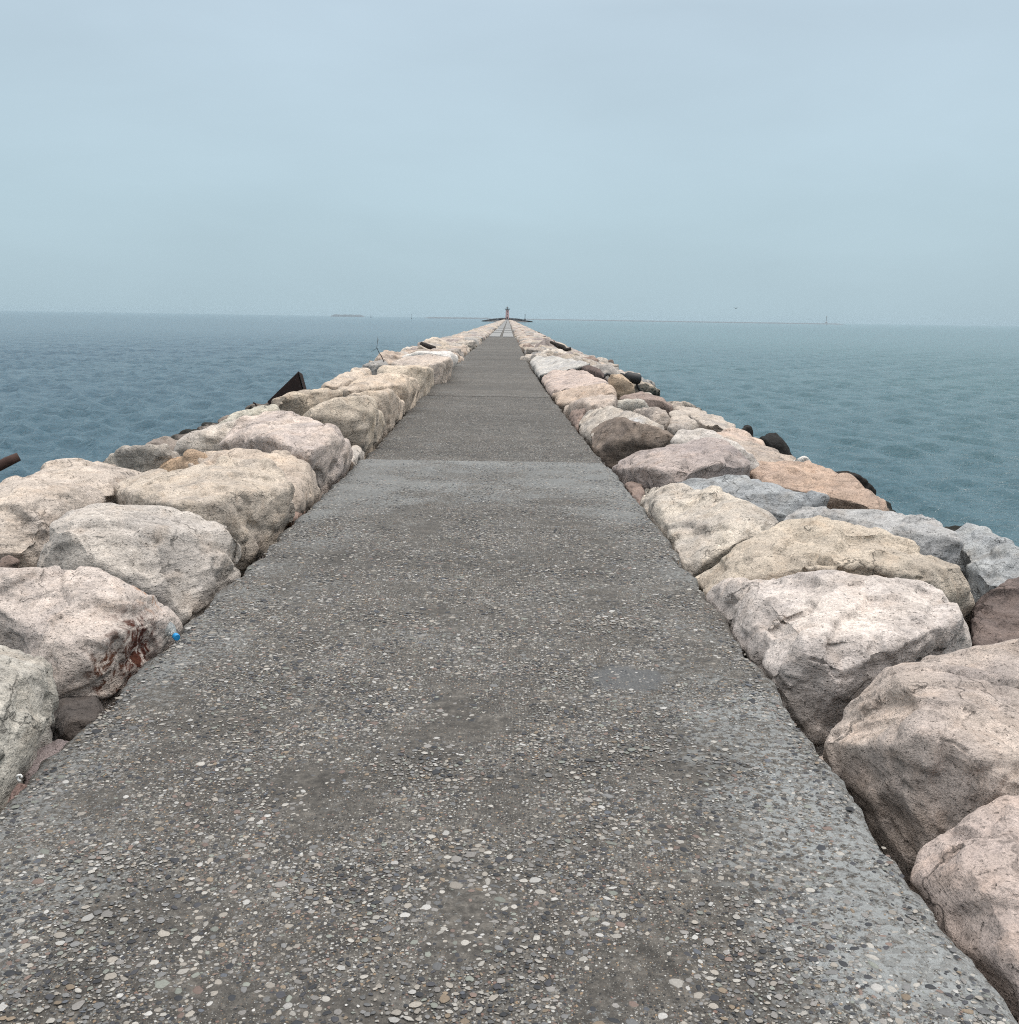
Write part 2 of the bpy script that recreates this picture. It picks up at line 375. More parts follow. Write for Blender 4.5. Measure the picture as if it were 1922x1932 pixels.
def path_piece(name, y0, y1, dz, mat, step):
    ys = np.arange(y0, y1+1e-6, step(y0) if callable(step) else step) if not isinstance(step, np.ndarray) else step
    off = np.concatenate([[-HW-.01, -HW, -HW+.015, -HW+.05, -HW+.10], np.linspace(-HW+.16, HW-.16, 40), [HW-.10, HW-.05, HW-.015, HW, HW+.01]])
    dzp = np.zeros(len(off)); dzp[[0, -1]] = -.85; dzp[[1, -2]] = -.07; dzp[[2, -3]] = -.025; dzp[[3, -4]] = -.008
    Y, O = np.meshgrid(ys, off, indexing='ij'); Dz = np.broadcast_to(dzp, Y.shape)
    X = O+xc(Y); Z = zp(Y)+dz+Dz
    P = np.stack([X.ravel(), Y.ravel(), Z.ravel()], 1)
    ed = np.clip((np.abs(O.ravel())-HW+.14)/.14, 0, 1)
    sgn = np.sign(O.ravel())
    q = np.stack([sgn*7, P[:, 1]*2.2, P[:, 2]*0], 1)
    P[:, 0] += sgn*ed*(fbm(q, 5, .65)*.075)
    P[:, 2] += fbm(np.stack([P[:, 0]*2.5, P[:, 1]*2.5, P[:, 2]*0], 1), 3)*.006 - ed*np.maximum(0, fbm(P*5+3, 3))*.015
    me = grid_mesh(name, P, len(ys), len(off)); me.flip_normals()
    o = link(name, me, mat); tag(o, kind='structure'); return o
path_piece('path', -4, SEAM, .025, path_material('aggregate_concrete', .66, 1.0), .03)
js = [SEAM, 22.1, 32.9, 44.2, 56.0, 67.5, 79.2, 90.5, 101.5, 985]
olds = [path_material('aggregate_concrete_old', tn, 0) for tn in (.64, .76, .68)]
for i, (a, b) in enumerate(zip(js, js[1:])):
    if i == 0: a += .05
    st = np.arange(a+.002, b-.0015, .06) if b < 45 else (np.geomspace(a+.002, b-.002, 90))
    path_piece('path', a, b, -.012+.0015*(i % 2), olds[i % 3], st)

# far end: pairs of pale cast slabs let into the path
bm = bmesh.new(); y = 102.; k = 0
while y < 900:
    L = 21 if k else 25
    for s in (-1, 1):
        a, b = (.14, 1.22) if s > 0 else (-1.22, -.14)
        z = float(zp(y))+.004
        q = [(a+float(xc(y)), y, z), (b+float(xc(y)), y, z), (b+float(xc(y+L)), y+L, z), (a+float(xc(y+L)), y+L, z)]
        t_ = [bm.verts.new((*p[:2], p[2]+.05)) for p in q]; b_ = [bm.verts.new((*p[:2], p[2]-.06)) for p in q]
        bm.faces.new(t_)
        for i in range(4): bm.faces.new((t_[i], b_[i], b_[(i+1) % 4], t_[(i+1) % 4]))
    y += L+5; k += 1
o = bm_done(bm, 'pavement', plain('pale_concrete', (.235, .232, .225), .85)); tag(o, kind='structure')

# loose-looking embedded pebbles of the near path (uncountable)
def pebbles():
    rs = np.random.default_rng(21); cell = {}; out = []
    gx, gy = np.meshgrid(np.arange(0, 3.8, .02), np.arange(1.5, 24, .02), indexing='ij'); gq = np.stack([gx.ravel(), gy.ravel(), gx.ravel()*0+3.3], 1)
    DN = (pnoise(gq*[2.6, 2.6, 1])+.5*pnoise(gq*[6, 6, 1])).reshape(gx.shape)
    def add(n, rlo, rhi, y0, y1):
        made = 0; tries = 0
        while made < n and tries < n*4:
            tries += 1
            y = y0+(y1-y0)*rs.random()**1.25; x = (rs.random()*2-1)*(HW-.045)+float(xc(y))
            r = rlo*(rhi/rlo)**(rs.random()**1.6)
            if ((x-PATCH[0])/.2)**2+((y-PATCH[1])/.17)**2 < .9 and rs.random() < .7: continue
            if DN[int((x+2.2)/.02), int((y-1.5)/.02)] < -.5+.75*rs.random(): continue
            key = (int(x/.05), int(y/.05)); ok = True
            for i in (-1, 0, 1):
                for j in (-1, 0, 1):
                    for (a, b, c) in cell.get((key[0]+i, key[1]+j), ()):
                        if (a-x)**2+(b-y)**2 < ((c+r)*.85)**2: ok = False; break
                    if not ok: break
                if not ok: break
            if ok: cell.setdefault(key, []).append((x, y, r)); out.append((x, y, r)); made += 1
    add(700, .012, .021, 1.7, 6.5); add(15000, .0062, .0135, 1.7, 7.5); add(16000, .003, .0062, 1.7, 5.0); add(15000, .0065, .0125, 7.2, 13.5); add(9000, .008, .014, 13., 23.)
    A = np.array(out); n = len(A)
    seg = 10; th = np.arange(seg)*2*math.pi/seg
    asp = .42+.53*rs.random(n)**.8; rot = rs.random(n)*6.28
    wob = 1+.13*rs.normal(size=(n, seg)); hgt = A[:, 2]*(.04+.11*rs.random(n))
    rings = []
    for rr, hz in ((1.0, -.25), (.86, .55), (.5, .92)):
        lx = np.cos(th)*wob*rr*A[:, 2:3]; ly = np.sin(th)*wob*rr*(A[:, 2]*asp)[:, None]
        gx = lx*np.cos(rot)[:, None]-ly*np.sin(rot)[:, None]+A[:, 0:1]; gy = lx*np.sin(rot)[:, None]+ly*np.cos(rot)[:, None]+A[:, 1:2]
        rings.append(np.stack([gx, gy, np.broadcast_to((np.where(A[:, 1] < SEAM, .026, -.010)+hgt*hz)[:, None], gx.shape)+zp(gy)], 2))
    top = np.stack([A[:, 0], A[:, 1], np.where(A[:, 1] < SEAM, .026, -.010)+hgt+zp(A[:, 1])], 1)[:, None, :]
    V = np.concatenate(rings+[top], 1)                     # n, 31, 3
    f = []
    for k in range(seg):
        k2 = (k+1) % seg
        f += [(k, k2, seg+k2), (k, seg+k2, seg+k), (seg+k, seg+k2, 2*seg+k2), (seg+k, 2*seg+k2, 2*seg+k), (2*seg+k, 2*seg+k2, 3*seg)]
    f = np.array(f); nv = 3*seg+1
    q = (f[None]+(np.arange(n)*nv)[:, None, None]).reshape(-1, 3)
    me = quads_mesh('pebbles', V.reshape(-1, 3), q)
    pal = np.array([(.48, .45, .405), (.54, .52, .49), (.40, .36, .31), (.30, .28, .26), (.22, .215, .21), (.15, .15, .15), (.035, .037, .043), (.06, .06, .068), (.28, .215, .15), (.24, .17, .14), (.28, .29, .25), (.12, .13, .15)])
    pr = np.array([.13, .06, .14, .14, .11, .08, .12, .09, .035, .045, .06, .02]); pr /= pr.sum()
    c = pal[rs.choice(len(pal), n, p=pr)]*(.52+.30*rs.random((n, 1)))
    at = me.color_attributes.new('tint', 'FLOAT_COLOR', 'POINT')
    at.data.foreach_set('color', np.concatenate([np.repeat(c, nv, 0), np.ones((n*nv, 1))], 1).astype(np.float32).ravel())
    t = NT('pebble'); a = t.n('ShaderNodeAttribute', attribute_name='tint').outputs['Color']; oc = t.n('ShaderNodeTexCoord').outputs['Object']
    nz = t.noise(oc, 220, 3, .6).outputs[0]
    t.bsdf(t.mix(1, a, t.ramp(nz, [(.3, .75), (.7, 1.12)]), 'MULTIPLY'), .6, None, Specular_IOR_Level=.4)
    o = link('pebbles', me, t.m); tag(o, 'small rounded beach pebbles set in the grey concrete of the near path', 'pebbles', kind='stuff')
pebbles()

# ------------------------------------------------------------------ boulders
def hull_mesh(pts):
    bm = bmesh.new()
    for p in pts: bm.verts.new(p)
    r = bmesh.ops.convex_hull(bm, input=bm.verts)
    bmesh.ops.delete(bm, geom=[v for v in bm.verts if not v.link_faces], context='VERTS')
    bmesh.ops.recalc_face_normals(bm, faces=bm.faces)
    me = bpy.data.meshes.new('hull'); bm.to_mesh(me); bm.free(); return me
TMP = bpy.data.objects.new('tmp', bpy.data.meshes.new('t')); COL.objects.link(TMP)
RM = TMP.modifiers.new('r', 'REMESH'); RM.mode = 'VOXEL'
def remesh(me, vox):
    TMP.data = me; RM.voxel_size = vox
    dg = bpy.context.evaluated_depsgraph_get(); dg.update()
    ev = TMP.evaluated_get(dg); out = bpy.data.meshes.new_from_object(ev)
    bpy.data.meshes.remove(me) if me.users <= 1 and False else None
    return out
def rock_shape(hulls, vox, seed, rough=1.0, smooth_r=.05, chips=10, bedding=1.0, facet=1.0):
    """solid stone from one or more convex lumps: voxel union, chipped corners, layered and pitted surface"""
    rs = np.random.default_rng(seed)
    if len(hulls) == 1: me = hull_mesh(hulls[0])
    else:
        bm = bmesh.new()
        for h in hulls: bm.from_mesh(hull_mesh(h))
        me = bpy.data.meshes.new('h'); bm.to_mesh(me); bm.free()
    me = remesh(me, vox)
    n = len(me.vertices); P = np.empty(n*3, np.float32); me.vertices.foreach_get('co', P); P = P.reshape(-1, 3).astype(float)
    E = np.empty(len(me.edges)*2, np.int32); me.edges.foreach_get('vertices', E); E = E.reshape(-1, 2)
    deg = np.bincount(E.ravel(), minlength=n).astype(float)[:, None]+1e-9
    def relax(k):
        nonlocal P
        for _ in range(k):
            s = np.stack([np.bincount(E[:, 0], P[E[:, 1], j], n)+np.bincount(E[:, 1], P[E[:, 0], j], n) for j in range(3)], 1)
            P = .4*P+.6*s/deg
    size = np.ptp(P, axis=0).mean(); c = P.mean(0)
    for _ in range(chips):
        nrm = rs.normal(size=3); nrm /= np.linalg.norm(nrm)
        d = (P-c)@nrm; h = d.max()*(1-.02-.12*rs.random()**1.5); P -= np.maximum(0, d-h)[:, None]*nrm
    relax(max(1, int((smooth_r/vox)**2*.6)))
    def normals():
        me.vertices.foreach_set('co', P.astype(np.float32).ravel()); me.update()
        N = np.empty(n*3, np.float32); me.vertex_normals.foreach_get('vector', N); return N.reshape(-1, 3).astype(float)
    o = rs.random(3)*50
    N = normals(); s0 = min(1.0, size)
    P += N*(fbm(P*1.9/s0+o, 3)*.012*s0*rough)[:, None]
    ax = rs.normal(size=3)*.35+np.array([0, 0, 1]); ax /= np.linalg.norm(ax)
    q = P+ax*((P@ax)*3.2)[:, None]
    N = normals()
    P += N*((ridged(q*1.7/s0+o, 4)-1.05)*.011*s0*rough*bedding)[:, None]
    # broken facets: every patch of the surface leans its own way
    for ncell, amp in ((16, .09), (50, .10), (140, .10)):
        ctr = P[rs.integers(0, n, ncell)]; lean = rs.normal(size=(ncell, 3))*amp; lift = rs.normal(size=ncell)*.007*s0
        w = P+np.stack([fbm(P*4/s0+o+11*j, 3) for j in range(3)], 1)*.10*s0
        best = np.full(n, 1e9); idx = np.zeros(n, int)
        for a in range(ncell):
            d = ((w-ctr[a])**2).sum(1); mk = d < best; best[mk] = d[mk]; idx[mk] = a
        N = normals(); f = ((P-ctr[idx])*lean[idx]).sum(1)+lift[idx]
        P += N*(np.clip(f, -.04*s0, .022*s0)*rough*facet)[:, None]
    N = normals()
    k = max(1, int(np.log2(.12/max(vox, .012)))+2)
    P += N*(fbm(P*7/s0+o, k, .6)*.012*s0*rough)[:, None]
    P += N*(-np.maximum(0, fbm(P*11/s0+2*o, 2))*.007*s0*rough)[:, None]
    relax(1)
    normals()
    return me, P
BOULDERS = []
def add_boulder(me, P, tint, label, group, mat=None):
    c = np.array([P[:, 0].mean(), P[:, 1].mean(), P[:, 2].min()])
    me.vertices.foreach_set('co', (P-c).astype(np.float32).ravel()); me.update(); me.name = 'boulder'
    o = link('boulder', me, mat or MROCK); o.location = c; o.color = (*[x*1.12 for x in tint], 1)
    tag(o, label, 'boulder', group); BOULDERS.append(o); return o

SYS = {'1': (0, 1700, 1.6017), '2': (2268, 1700, 1.6017), '3': (600, 1200, 1.7473), '4': (1700, 1200, 1.7473), '6': (2268, 2400, 1.6017),
       'L': (0, 1040, 2.4025), 'D': (1200, 1100, 3.844), 'E': (1700, 1100, 3.4945)}
def conv(s, u, v):
    if s == 'V': return u, v
    a, b, k = SYS[s]; return (a+u/k)*.55421, (b+v/k)*.55421
def solve(s, p, side):
    """a measured point: third value is a height, or (|value| >= 1.2) a distance out from the path edge"""
    u, v = conv(s, p[0], p[1]); val = p[2]
    if abs(val) < 1.2: 
        q = at_z(u, v, val)
        return q
    off = abs(val)-(1.66 if side < 0 else 1.20); d = ray(u, v); y = 6.
    for _ in range(60):
        xt = float(xc(y))+side*(HW+.03+off); y = .5*y+.5*min(60, max(1, xt/d[0]))
    return CAM+d*y

PINK = (.47, .41, .375); CREAM = (.49, .43, .365); PALE = (.51, .465, .415); GREY = (.34, .33, .315); BLUE = (.30, .315, .325)
MAUVE = (.375, .325, .305); YEL = (.45, .395, .33); ORG = (.42, .32, .255); DKB = (.13, .10, .09); BLACK = (.018, .017, .016); WHITE = (.62, .60, .57); BRN = (.24, .185, .16); OLIVE = (.42, .40, .36)
GL = 'boulders of the left rock bank'; GRR = 'boulders of the right rock bank'
# (coordinate set, side, tint, label, points[, base depth])
ROCKS = [
 # ---- left bank, near to far
 ('1', -1, OLIVE, 'greenish grey boulder cut by the left picture edge, nearest the viewer on the left', [(-250,740,.34),(40,752,.34),(200,770,.33),(284,805,.31),(40,890,.36),(140,850,.35),(268,1130,-1.70),(185,1330,-1.72),(25,1545,-1.72),(-200,1750,-1.68),(-300,1000,.3)]),
 ('1', -1, (.51, .45, .41), 'broad pinkish boulder with rusty red stain on its path side', [(-250,385,.36),(40,368,.38),(200,372,.38),(400,366,.37),(530,385,.35),(640,442,.32),(860,482,.22),(930,540,.17),(965,630,.1),(990,700,.03),(600,750,.17),(720,700,.17),(880,650,.14),(300,800,.14),(330,980,.0),(480,1045,-1.92),(640,1015,-1.85),(900,890,-1.82),(945,770,-1.70)]),
 ('1', -1, (.085, .075, .07), 'small dark angular boulder wedged below the rust-stained boulder by the path', [(300,1060,-2.0),(480,1050,-1.85),(535,1080,-1.75),(565,1150,-1.68),(540,1205,-1.66),(420,1265,-1.69),(300,1240,-1.85),(360,1110,-1.86)]),
 ('1', -1, (.24, .205, .205), 'small flat purplish grey stone leaning on the greenish boulder at the path edge', [(410,1290,-1.66),(330,1385,-1.66),(200,1495,-1.66),(140,1530,-1.67),(180,1400,-1.78),(250,1290,-1.8),(300,1262,-1.78)]),
 ('1', -1, (.26, .19, .175), 'small reddish stone in the lower left corner beside the path', [(-60,1560,-1.85),(90,1525,-1.7),(158,1545,-1.66),(110,1600,-1.66),(40,1600,-1.67),(-40,1680,-1.7)]),
 ('1', -1, (.45, .415, .38), 'large block-shaped beige boulder with flat top and steep front, left of the path', [(330,95,.36),(480,72,.36),(660,52,.36),(760,66,.355),(1000,62,.33),(1200,115,.29),(1332,147,.26),(310,185,.34),(620,168,.31),(1000,180,.27),(1170,158,.27),(215,375,.11),(340,415,.08),(620,475,-.04),(960,585,-1.95),(1060,620,-1.85),(1235,470,-1.76),(1337,345,-1.66)]),
 ('V', -1, CREAM, 'cream boulder with rough crumbly top, behind the block-shaped boulder on the left', [(205,935,.2),(245,903,.3),(300,884,.36),(420,869,.4),(500,864,.4),(530,886,.35),(546,920,.27),(552,960,.1),(420,935,.33),(330,950,.3),(549,985,-1.68),(520,1010,-1.78),(470,1055,-1.85),(260,1000,-.05)]),
 ('3', -1, (.44, .375, .315), 'rounded tan boulder squeezed between larger pink and cream boulders on the left', [(0,620,.25),(200,585,.33),(480,575,.36),(690,600,.36),(780,640,.30),(830,700,.2),(850,780,.06),(850,840,-1.67),(790,885,-1.67),(700,895,-1.67),(690,830,.05),(400,700,.3)]),
 ('3', -1, (.49, .425, .385), 'big smooth pink boulder left of the path, just before its cross joint', [(270,550,.25),(350,440,.42),(430,382,.5),(600,352,.52),(750,400,.5),(960,450,.48),(1000,505,.38),(880,530,.40),(560,510,.42),(800,600,.34),(1040,570,.2),(1055,650,-1.70),(960,725,-1.78),(865,790,-1.82)]),
 ('3', -1, PALE, 'small pale pointed stone at the path edge beside the big pink boulder', [(1010,545,-1.8),(1070,540,-1.76),(1130,582,-1.66),(1090,610,-1.66),(1050,655,-1.66),(1020,600,-1.75)]),
 ('V', -1, (.49, .43, .375), 'low wide pale boulder at the left picture edge, above the dark gap', [(-60,940,.3),(13,916,.33),(40,905,.34),(95,876,.36),(150,869,.36),(220,877,.34),(285,890,.26),(205,937,.2),(110,985,.15),(60,1040,-.02),(13,1030,0),(-60,1040,0),(120,925,.32)]),
 ('V', -1, BRN, 'small brown stone in the dark gap at the left picture edge', [(-10,1052,.0),(20,1045,.02),(40,1058,-.02),(38,1072,-.1),(0,1085,-.1)]),
 ('L', -1, (.43, .39, .34), 'elongated grey boulder with pale left tip, lying against the sea on the left', [(872,1290,.1),(890,1240,.2),(960,1200,.28),(1050,1172,.32),(1200,1150,.36),(1400,1148,.36),(1560,1170,.34),(1400,1230,.25),(1200,1330,.0),(1000,1330,-.02),(900,1320,-.02)]),
 ('L', -1, (.45, .33, .23), 'ochre stained tan boulder between the grey elongated and the crumbly cream one', [(1180,1330,.12),(1300,1270,.22),(1400,1220,.28),(1560,1190,.32),(1660,1210,.32),(1800,1260,.28),(1700,1330,.2),(1330,1390,.1)]),
 ('3', -1, PALE, 'long pale boulder forming the outer edge left of the big pink boulder', [(0,525,.22),(100,482,.28),(250,442,.34),(420,380,.42),(380,430,.38),(300,520,.24),(265,555,.1),(150,560,.15),(0,565,.1)]),
 ('3', -1, (.45, .43, .37), 'slim greenish white boulder on the outer edge, below the small bent rod', [(186,445,.25),(300,392,.33),(440,350,.38),(590,300,.42),(632,340,.38),(440,378,.32),(280,445,.2)]),
 ('3', -1, (.47, .41, .34), 'rounded cream boulder with steep tan face beyond the big pink boulder', [(740,395,.35),(760,352,.46),(850,287,.55),(970,282,.58),(1090,266,.6),(1160,265,.6),(1195,330,.4),(1245,395,.1),(1250,425,-1.66),(1205,475,-1.66),(1150,565,-1.67),(1040,510,.1),(960,450,.2),(1120,330,.48)]),
 ('3', -1, (.47, .40, .33), 'wedge-shaped cream boulder right below the domed one, left of the path beyond the joint', [(980,270,.42),(1010,242,.5),(1100,225,.54),(1290,220,.52),(1312,255,.4),(1362,320,-1.67),(1350,372,-1.66),(1250,412,-1.67),(1195,320,.3),(1240,260,.45)]),
 ('3', -1, (.52, .44, .36), 'domed pale boulder, fourth along the path beyond the joint on the left', [(965,212,.42),(1060,152,.55),(1200,135,.6),(1370,140,.58),(1432,172,.45),(1455,240,-1.67),(1420,302,-1.66),(1355,330,-1.67),(1300,240,.3),(1040,226,.4),(1380,190,.45)]),
 ('3', -1, (.53, .46, .38), 'flat-topped pale block with a dark upright crack, left of the path', [(1195,125,.46),(1220,80,.6),(1390,98,.58),(1500,92,.55),(1522,95,.52),(1532,165,-1.67),(1500,215,-1.66),(1440,190,.15),(1370,138,.45)]),
 ('3', -1, (.44, .38, .31), 'long tan boulder directly below the rusty metal plate', [(556,290,.34),(610,285,.38),(700,250,.45),(850,205,.5),(1000,220,.48),(975,272,.36),(740,325,.25),(630,345,.15)]),
 ('3', -1, (.50, .43, .36), 'cream outer boulder right of the rusty metal plate', [(845,200,.42),(940,150,.52),(1090,90,.62),(1160,98,.6),(1168,132,.5),(1050,155,.45),(970,205,.4)]),
 ('D', -1, (.47, .41, .36), 'lumpy grey beige boulder behind the flat-topped pale block', [(440,560,.35),(700,450,.55),(1000,438,.58),(1280,468,.55),(1330,520,.35),(1250,612,-1.67),(1180,675,-1.66),(1075,762,-1.66),(1040,620,.3),(740,595,.4)]),
 ('D', -1, WHITE, 'whitish flat boulder near the thin dead branch on the left', [(640,440,.35),(850,390,.5),(1280,380,.5),(1372,440,-1.7),(1387,482,-1.66),(1340,512,-1.67),(1280,462,.4),(900,442,.4)]),
 ('D', -1, (.48, .40, .34), 'pinkish boulder right of the dark driftwood stick on the left', [(930,382,.3),(1100,300,.5),(1250,315,.5),(1420,310,.5),(1500,290,.5),(1545,325,-1.67),(1400,462,-1.66),(1280,382,.4)]),
 ('3', -1, (.33, .24, .20), 'low brown stone at the foot of the tan boulder by the path', [(675,930,-1.75),(780,900,-1.68),(775,945,-1.66),(700,985,-1.66),(680,960,-1.7)]),
 # ---- right bank, near to far
 ('6', 1, (.44, .37, .335), 'pink boulder in the lower right corner, nearest the viewer on the right', [(1360,890,1.21),(1430,840,1.25),(1500,732,.07),(1700,602,.13),(1875,522,.17),(2200,450,.15),(2400,800,.15),(1540,800,.1),(1650,900,.12),(1875,945,.14),(1440,1050,1.28),(1600,1190,1.32),(1800,1420,1.34),(1875,1545,1.34),(2200,1900,1.24)]),
 ('2', 1, (.44, .38, .34), 'huge humped boulder with dark pitted side at the right picture edge', [(785,1180,1.22),(860,1110,1.30),(1010,1020,.12),(1170,905,.2),(1270,890,.22),(1390,905,.24),(1730,812,.3),(1875,772,.32),(2300,700,.3),(1250,1230,.2),(1500,1350,.2),(1600,1480,.15),(1850,1620,.08),(2200,1700,.05),(795,1240,1.27),(960,1500,1.42),(1170,1760,1.46),(1340,1975,1.40)]),
 ('2', 1, (.49, .445, .415), 'wide pale boulder with ragged front over a black gap, right of the path', [(243,525,1.22),(290,495,1.3),(380,470,.10),(440,430,.2),(640,425,.24),(870,405,.27),(970,405,.28),(1250,465,.26),(1560,500,.22),(1620,560,.2),(1632,650,.14),(560,600,.15),(720,640,.18),(750,740,.18),(1000,740,.18),(1300,760,.15),(1450,690,.17),(1662,740,.05),(1662,830,-.05),(1380,897,-.05),(1000,942,-.06),(760,1015,.0),(580,975,1.21),(440,730,1.34),(330,620,1.28)]),
 ('2', 1, YEL, 'long yellowish boulder with layered cracks, right of the path', [(160,430,1.22),(290,270,.13),(350,230,.2),(520,150,.29),(640,120,.32),(780,113,.34),(960,108,.34),(1300,210,.3),(1500,260,.26),(1680,330,.2),(1722,405,.1),(1726,540,-.1),(530,330,.18),(720,370,.17),(1050,360,.2),(1400,470,.1),(250,515,1.23),(440,440,-.1),(640,470,-.12),(1250,520,-.1),(1600,545,-.15)]),
 ('4', 1, (.49, .445, .39), 'tapering cream boulder at the path edge, just nearer than the joint on the right', [(830,870,1.22),(868,802,.07),(920,787,.14),(1040,810,.2),(1270,810,.28),(1390,850,.28),(1530,930,.26),(1605,1005,.22),(1680,1040,.15),(920,880,.12),(1020,900,.14),(835,920,1.21),(910,1040,1.20),(940,1130,1.20),(1020,1220,1.20),(1105,1290,1.20),(1230,1220,-.1),(1290,1160,.02)]),
 ('4', 1, MAUVE, 'large mauve boulder overhanging the path beside the concrete joint on the right', [(680,690,1.22),(740,640,.0),(900,565,.2),(960,540,.25),(1140,515,.32),(1290,520,.34),(1400,570,.3),(1510,640,.2),(1480,740,.0),(1300,745,.02),(1100,785,-.0),(900,785,-.1),(740,775,1.40),(900,680,.14),(1250,690,.17)]),
 ('4', 1, (.45, .42, .39), 'pale grey boulder rising behind the large mauve one on the right', [(1005,520,.2),(1060,465,.3),(1200,443,.35),(1300,500,.3),(1450,590,.2),(1545,640,.1),(1520,700,-.1),(1400,640,0)]),
 ('4', 1, (.20, .165, .14), 'boulder with dark brown face and white chipped top, right of the path past the joint', [(530,500,1.22),(560,440,.0),(640,390,.2),(740,388,.28),(830,430,.25),(980,470,.2),(1032,495,.1),(1000,525,-.05),(860,590,-.2),(700,650,-.4),(600,632,1.42),(550,580,1.22),(720,440,.18)]),
 ('4', 1, (.44, .40, .355), 'weathered grey beige boulder behind the white-chipped one', [(470,440,1.22),(500,360,.05),(540,335,.16),(650,330,.26),(760,360,.28),(900,410,.25),(1010,460,.18),(830,440,.1),(640,400,.0),(560,440,-.1),(530,495,1.23),(490,490,1.22)]),
 ('4', 1, BRN, 'small dark boulder tucked by the path between two grey ones on the right', [(410,390,1.22),(430,345,.0),(510,330,.1),(505,370,.0),(462,445,1.22),(435,430,1.21)]),
 ('4', 1, (.45, .385, .335), 'beige boulder with notched end above the layered one', [(368,330,1.22),(420,300,.1),(600,250,.28),(690,252,.3),(650,325,.15),(510,340,.0),(420,365,-.1),(382,362,1.21)]),
 ('4', 1, (.48, .39, .32), 'slanting layered tan boulder right of the path', [(308,250,1.22),(350,235,.1),(620,190,.3),(650,208,.3),(702,250,.2),(600,268,.1),(400,312,-.1),(350,310,1.21)]),
 ('4', 1, (.46, .385, .345), 'pinkish boulder with a white square face, right of the path', [(245,155,1.22),(310,110,.15),(500,108,.3),(540,130,.28),(625,180,.2),(640,192,.12),(380,225,-.1),(310,245,1.21),(268,200,1.21)]),
 ('4', 1, (.44, .43, .41), 'pale grey boulder, last large one at the path before the right row blurs', [(180,60,1.22),(200,30,.1),(300,25,.25),(420,45,.3),(540,70,.25),(420,95,.1),(300,105,-.05),(240,150,-.15),(215,110,1.21)]),
 ('4', 1, DKB, 'dark brown long boulder lying in the right bank beyond the square white face', [(410,100,.0),(432,80,.15),(580,88,.2),(632,130,.1),(645,162,-.1),(560,138,-.05),(430,112,-.1)]),
 ('4', 1, (.46, .44, .40), 'lumpy pale boulder in the middle of the right bank', [(640,315,.1),(700,280,.2),(800,265,.25),(885,300,.15),(882,335,.0),(800,345,0),(700,335,0)]),
 ('4', 1, (.27, .215, .19), 'rounded brown boulder on the seaward side of the right bank', [(700,262,.15),(760,235,.22),(850,233,.22),(1000,290,.1),(1027,312,.0),(1010,347,-.2),(920,335,-.15),(880,302,.05)]),
 ('4', 1, (.42, .37, .33), 'cracked beige boulder behind the weathered grey one on the right', [(798,345,.1),(870,328,.2),(980,338,.2),(1005,400,.05),(990,445,-.1),(900,415,0),(760,362,0)]),
 ('4', 1, (.40, .36, .32), 'shaggy grey brown boulder in the mid right bank, seaward of the cracked beige one', [(1000,455,-.05),(1000,352,.1),(1080,350,.1),(1160,400,.05),(1185,442,-.05),(1080,455,-.1),(1030,472,-.1)]),
 ('4', 1, (.46, .36, .265), 'orange tan pointed boulder below the black float', [(630,172,.15),(660,135,.3),(730,133,.3),(800,178,.15),(802,232,-.15),(720,250,-.2),(650,205,-.05)]),
 ('4', 1, (.43, .385, .34), 'long sloping boulder on the outer right edge with the sea behind', [(1030,330,-.1),(1100,318,-.1),(1250,368,-.1),(1385,420,-.15),(1505,500,-.25),(1420,530,-.3),(1250,455,-.1),(1160,395,-.05)]),
 ('4', 1, (.47, .385, .33), 'pinkish sloping boulder beside the two black wet rocks', [(1240,475,.0),(1400,450,-.05),(1460,492,-.1),(1570,550,-.15),(1650,620,-.2),(1640,660,-.35),(1500,625,-.15),(1380,565,.0)]),
 ('V', 1, ORG, 'long orange brown boulder on the outer right edge', [(1412,882,-.0),(1440,870,.05),(1500,866,.05),(1560,884,.0),(1620,912,-.05),(1672,952,-.15),(1682,960,-.25),(1640,965,-.3),(1540,928,-.15),(1430,908,-.1)]),
 ('V', 1, BLUE, 'flat blue grey boulder between the mauve and the cream one on the right', [(1235,918,-.0),(1310,900,.08),(1420,903,.1),(1560,938,.05),(1545,955,-.05),(1480,965,-.1),(1470,985,-.3),(1430,968,-.15),(1330,935,-.02)]),
 ('V', 1, (.37, .37, .365), 'long ribbed grey boulder behind the yellowish one on the right', [(1475,978,-.1),(1500,952,.02),(1540,943,.05),(1640,953,.05),(1745,970,.0),(1806,1020,-.1),(1812,1060,-.25),(1700,1020,-.2),(1600,1000,-.2),(1500,990,-.25)]),
 ('V', 1, (.36, .375, .38), 'bluish grey boulder at the right picture edge with sea above it', [(1780,995,-.15),(1796,984,-.1),(1832,988,-.1),(1905,1030,-.12),(1980,1060,-.15),(1980,1140,-.4),(1860,1115,-.35),(1800,1040,-.3)]),
 ('V', 1, (.15, .12, .11), 'dark brown smooth boulder at the right edge below the bluish grey one', [(1822,1150,-.1),(1860,1115,.0),(1905,1090,.05),(1990,1075,.05),(1990,1210,-.15),(1905,1207,-.15),(1833,1228,-.2)]),
 ('V', 1, WHITE, 'small white stone on the outer edge next to the long orange brown boulder', [(1492,868,-.1),(1505,858,-.05),(1525,862,-.07),(1538,880,-.2),(1515,886,-.25)]),
 ('V', 1, BLACK, 'small black wet rock on the right waterline, farther of the pair', [(1393,812,-.35),(1402,802,-.3),(1416,804,-.3),(1421,822,-.5),(1400,826,-.55)]),
 ('V', 1, BLACK, 'domed black wet rock on the right waterline, nearer of the pair', [(1428,830,-.3),(1445,817,-.25),(1463,819,-.28),(1482,836,-.4),(1498,860,-.6),(1440,850,-.6)]),
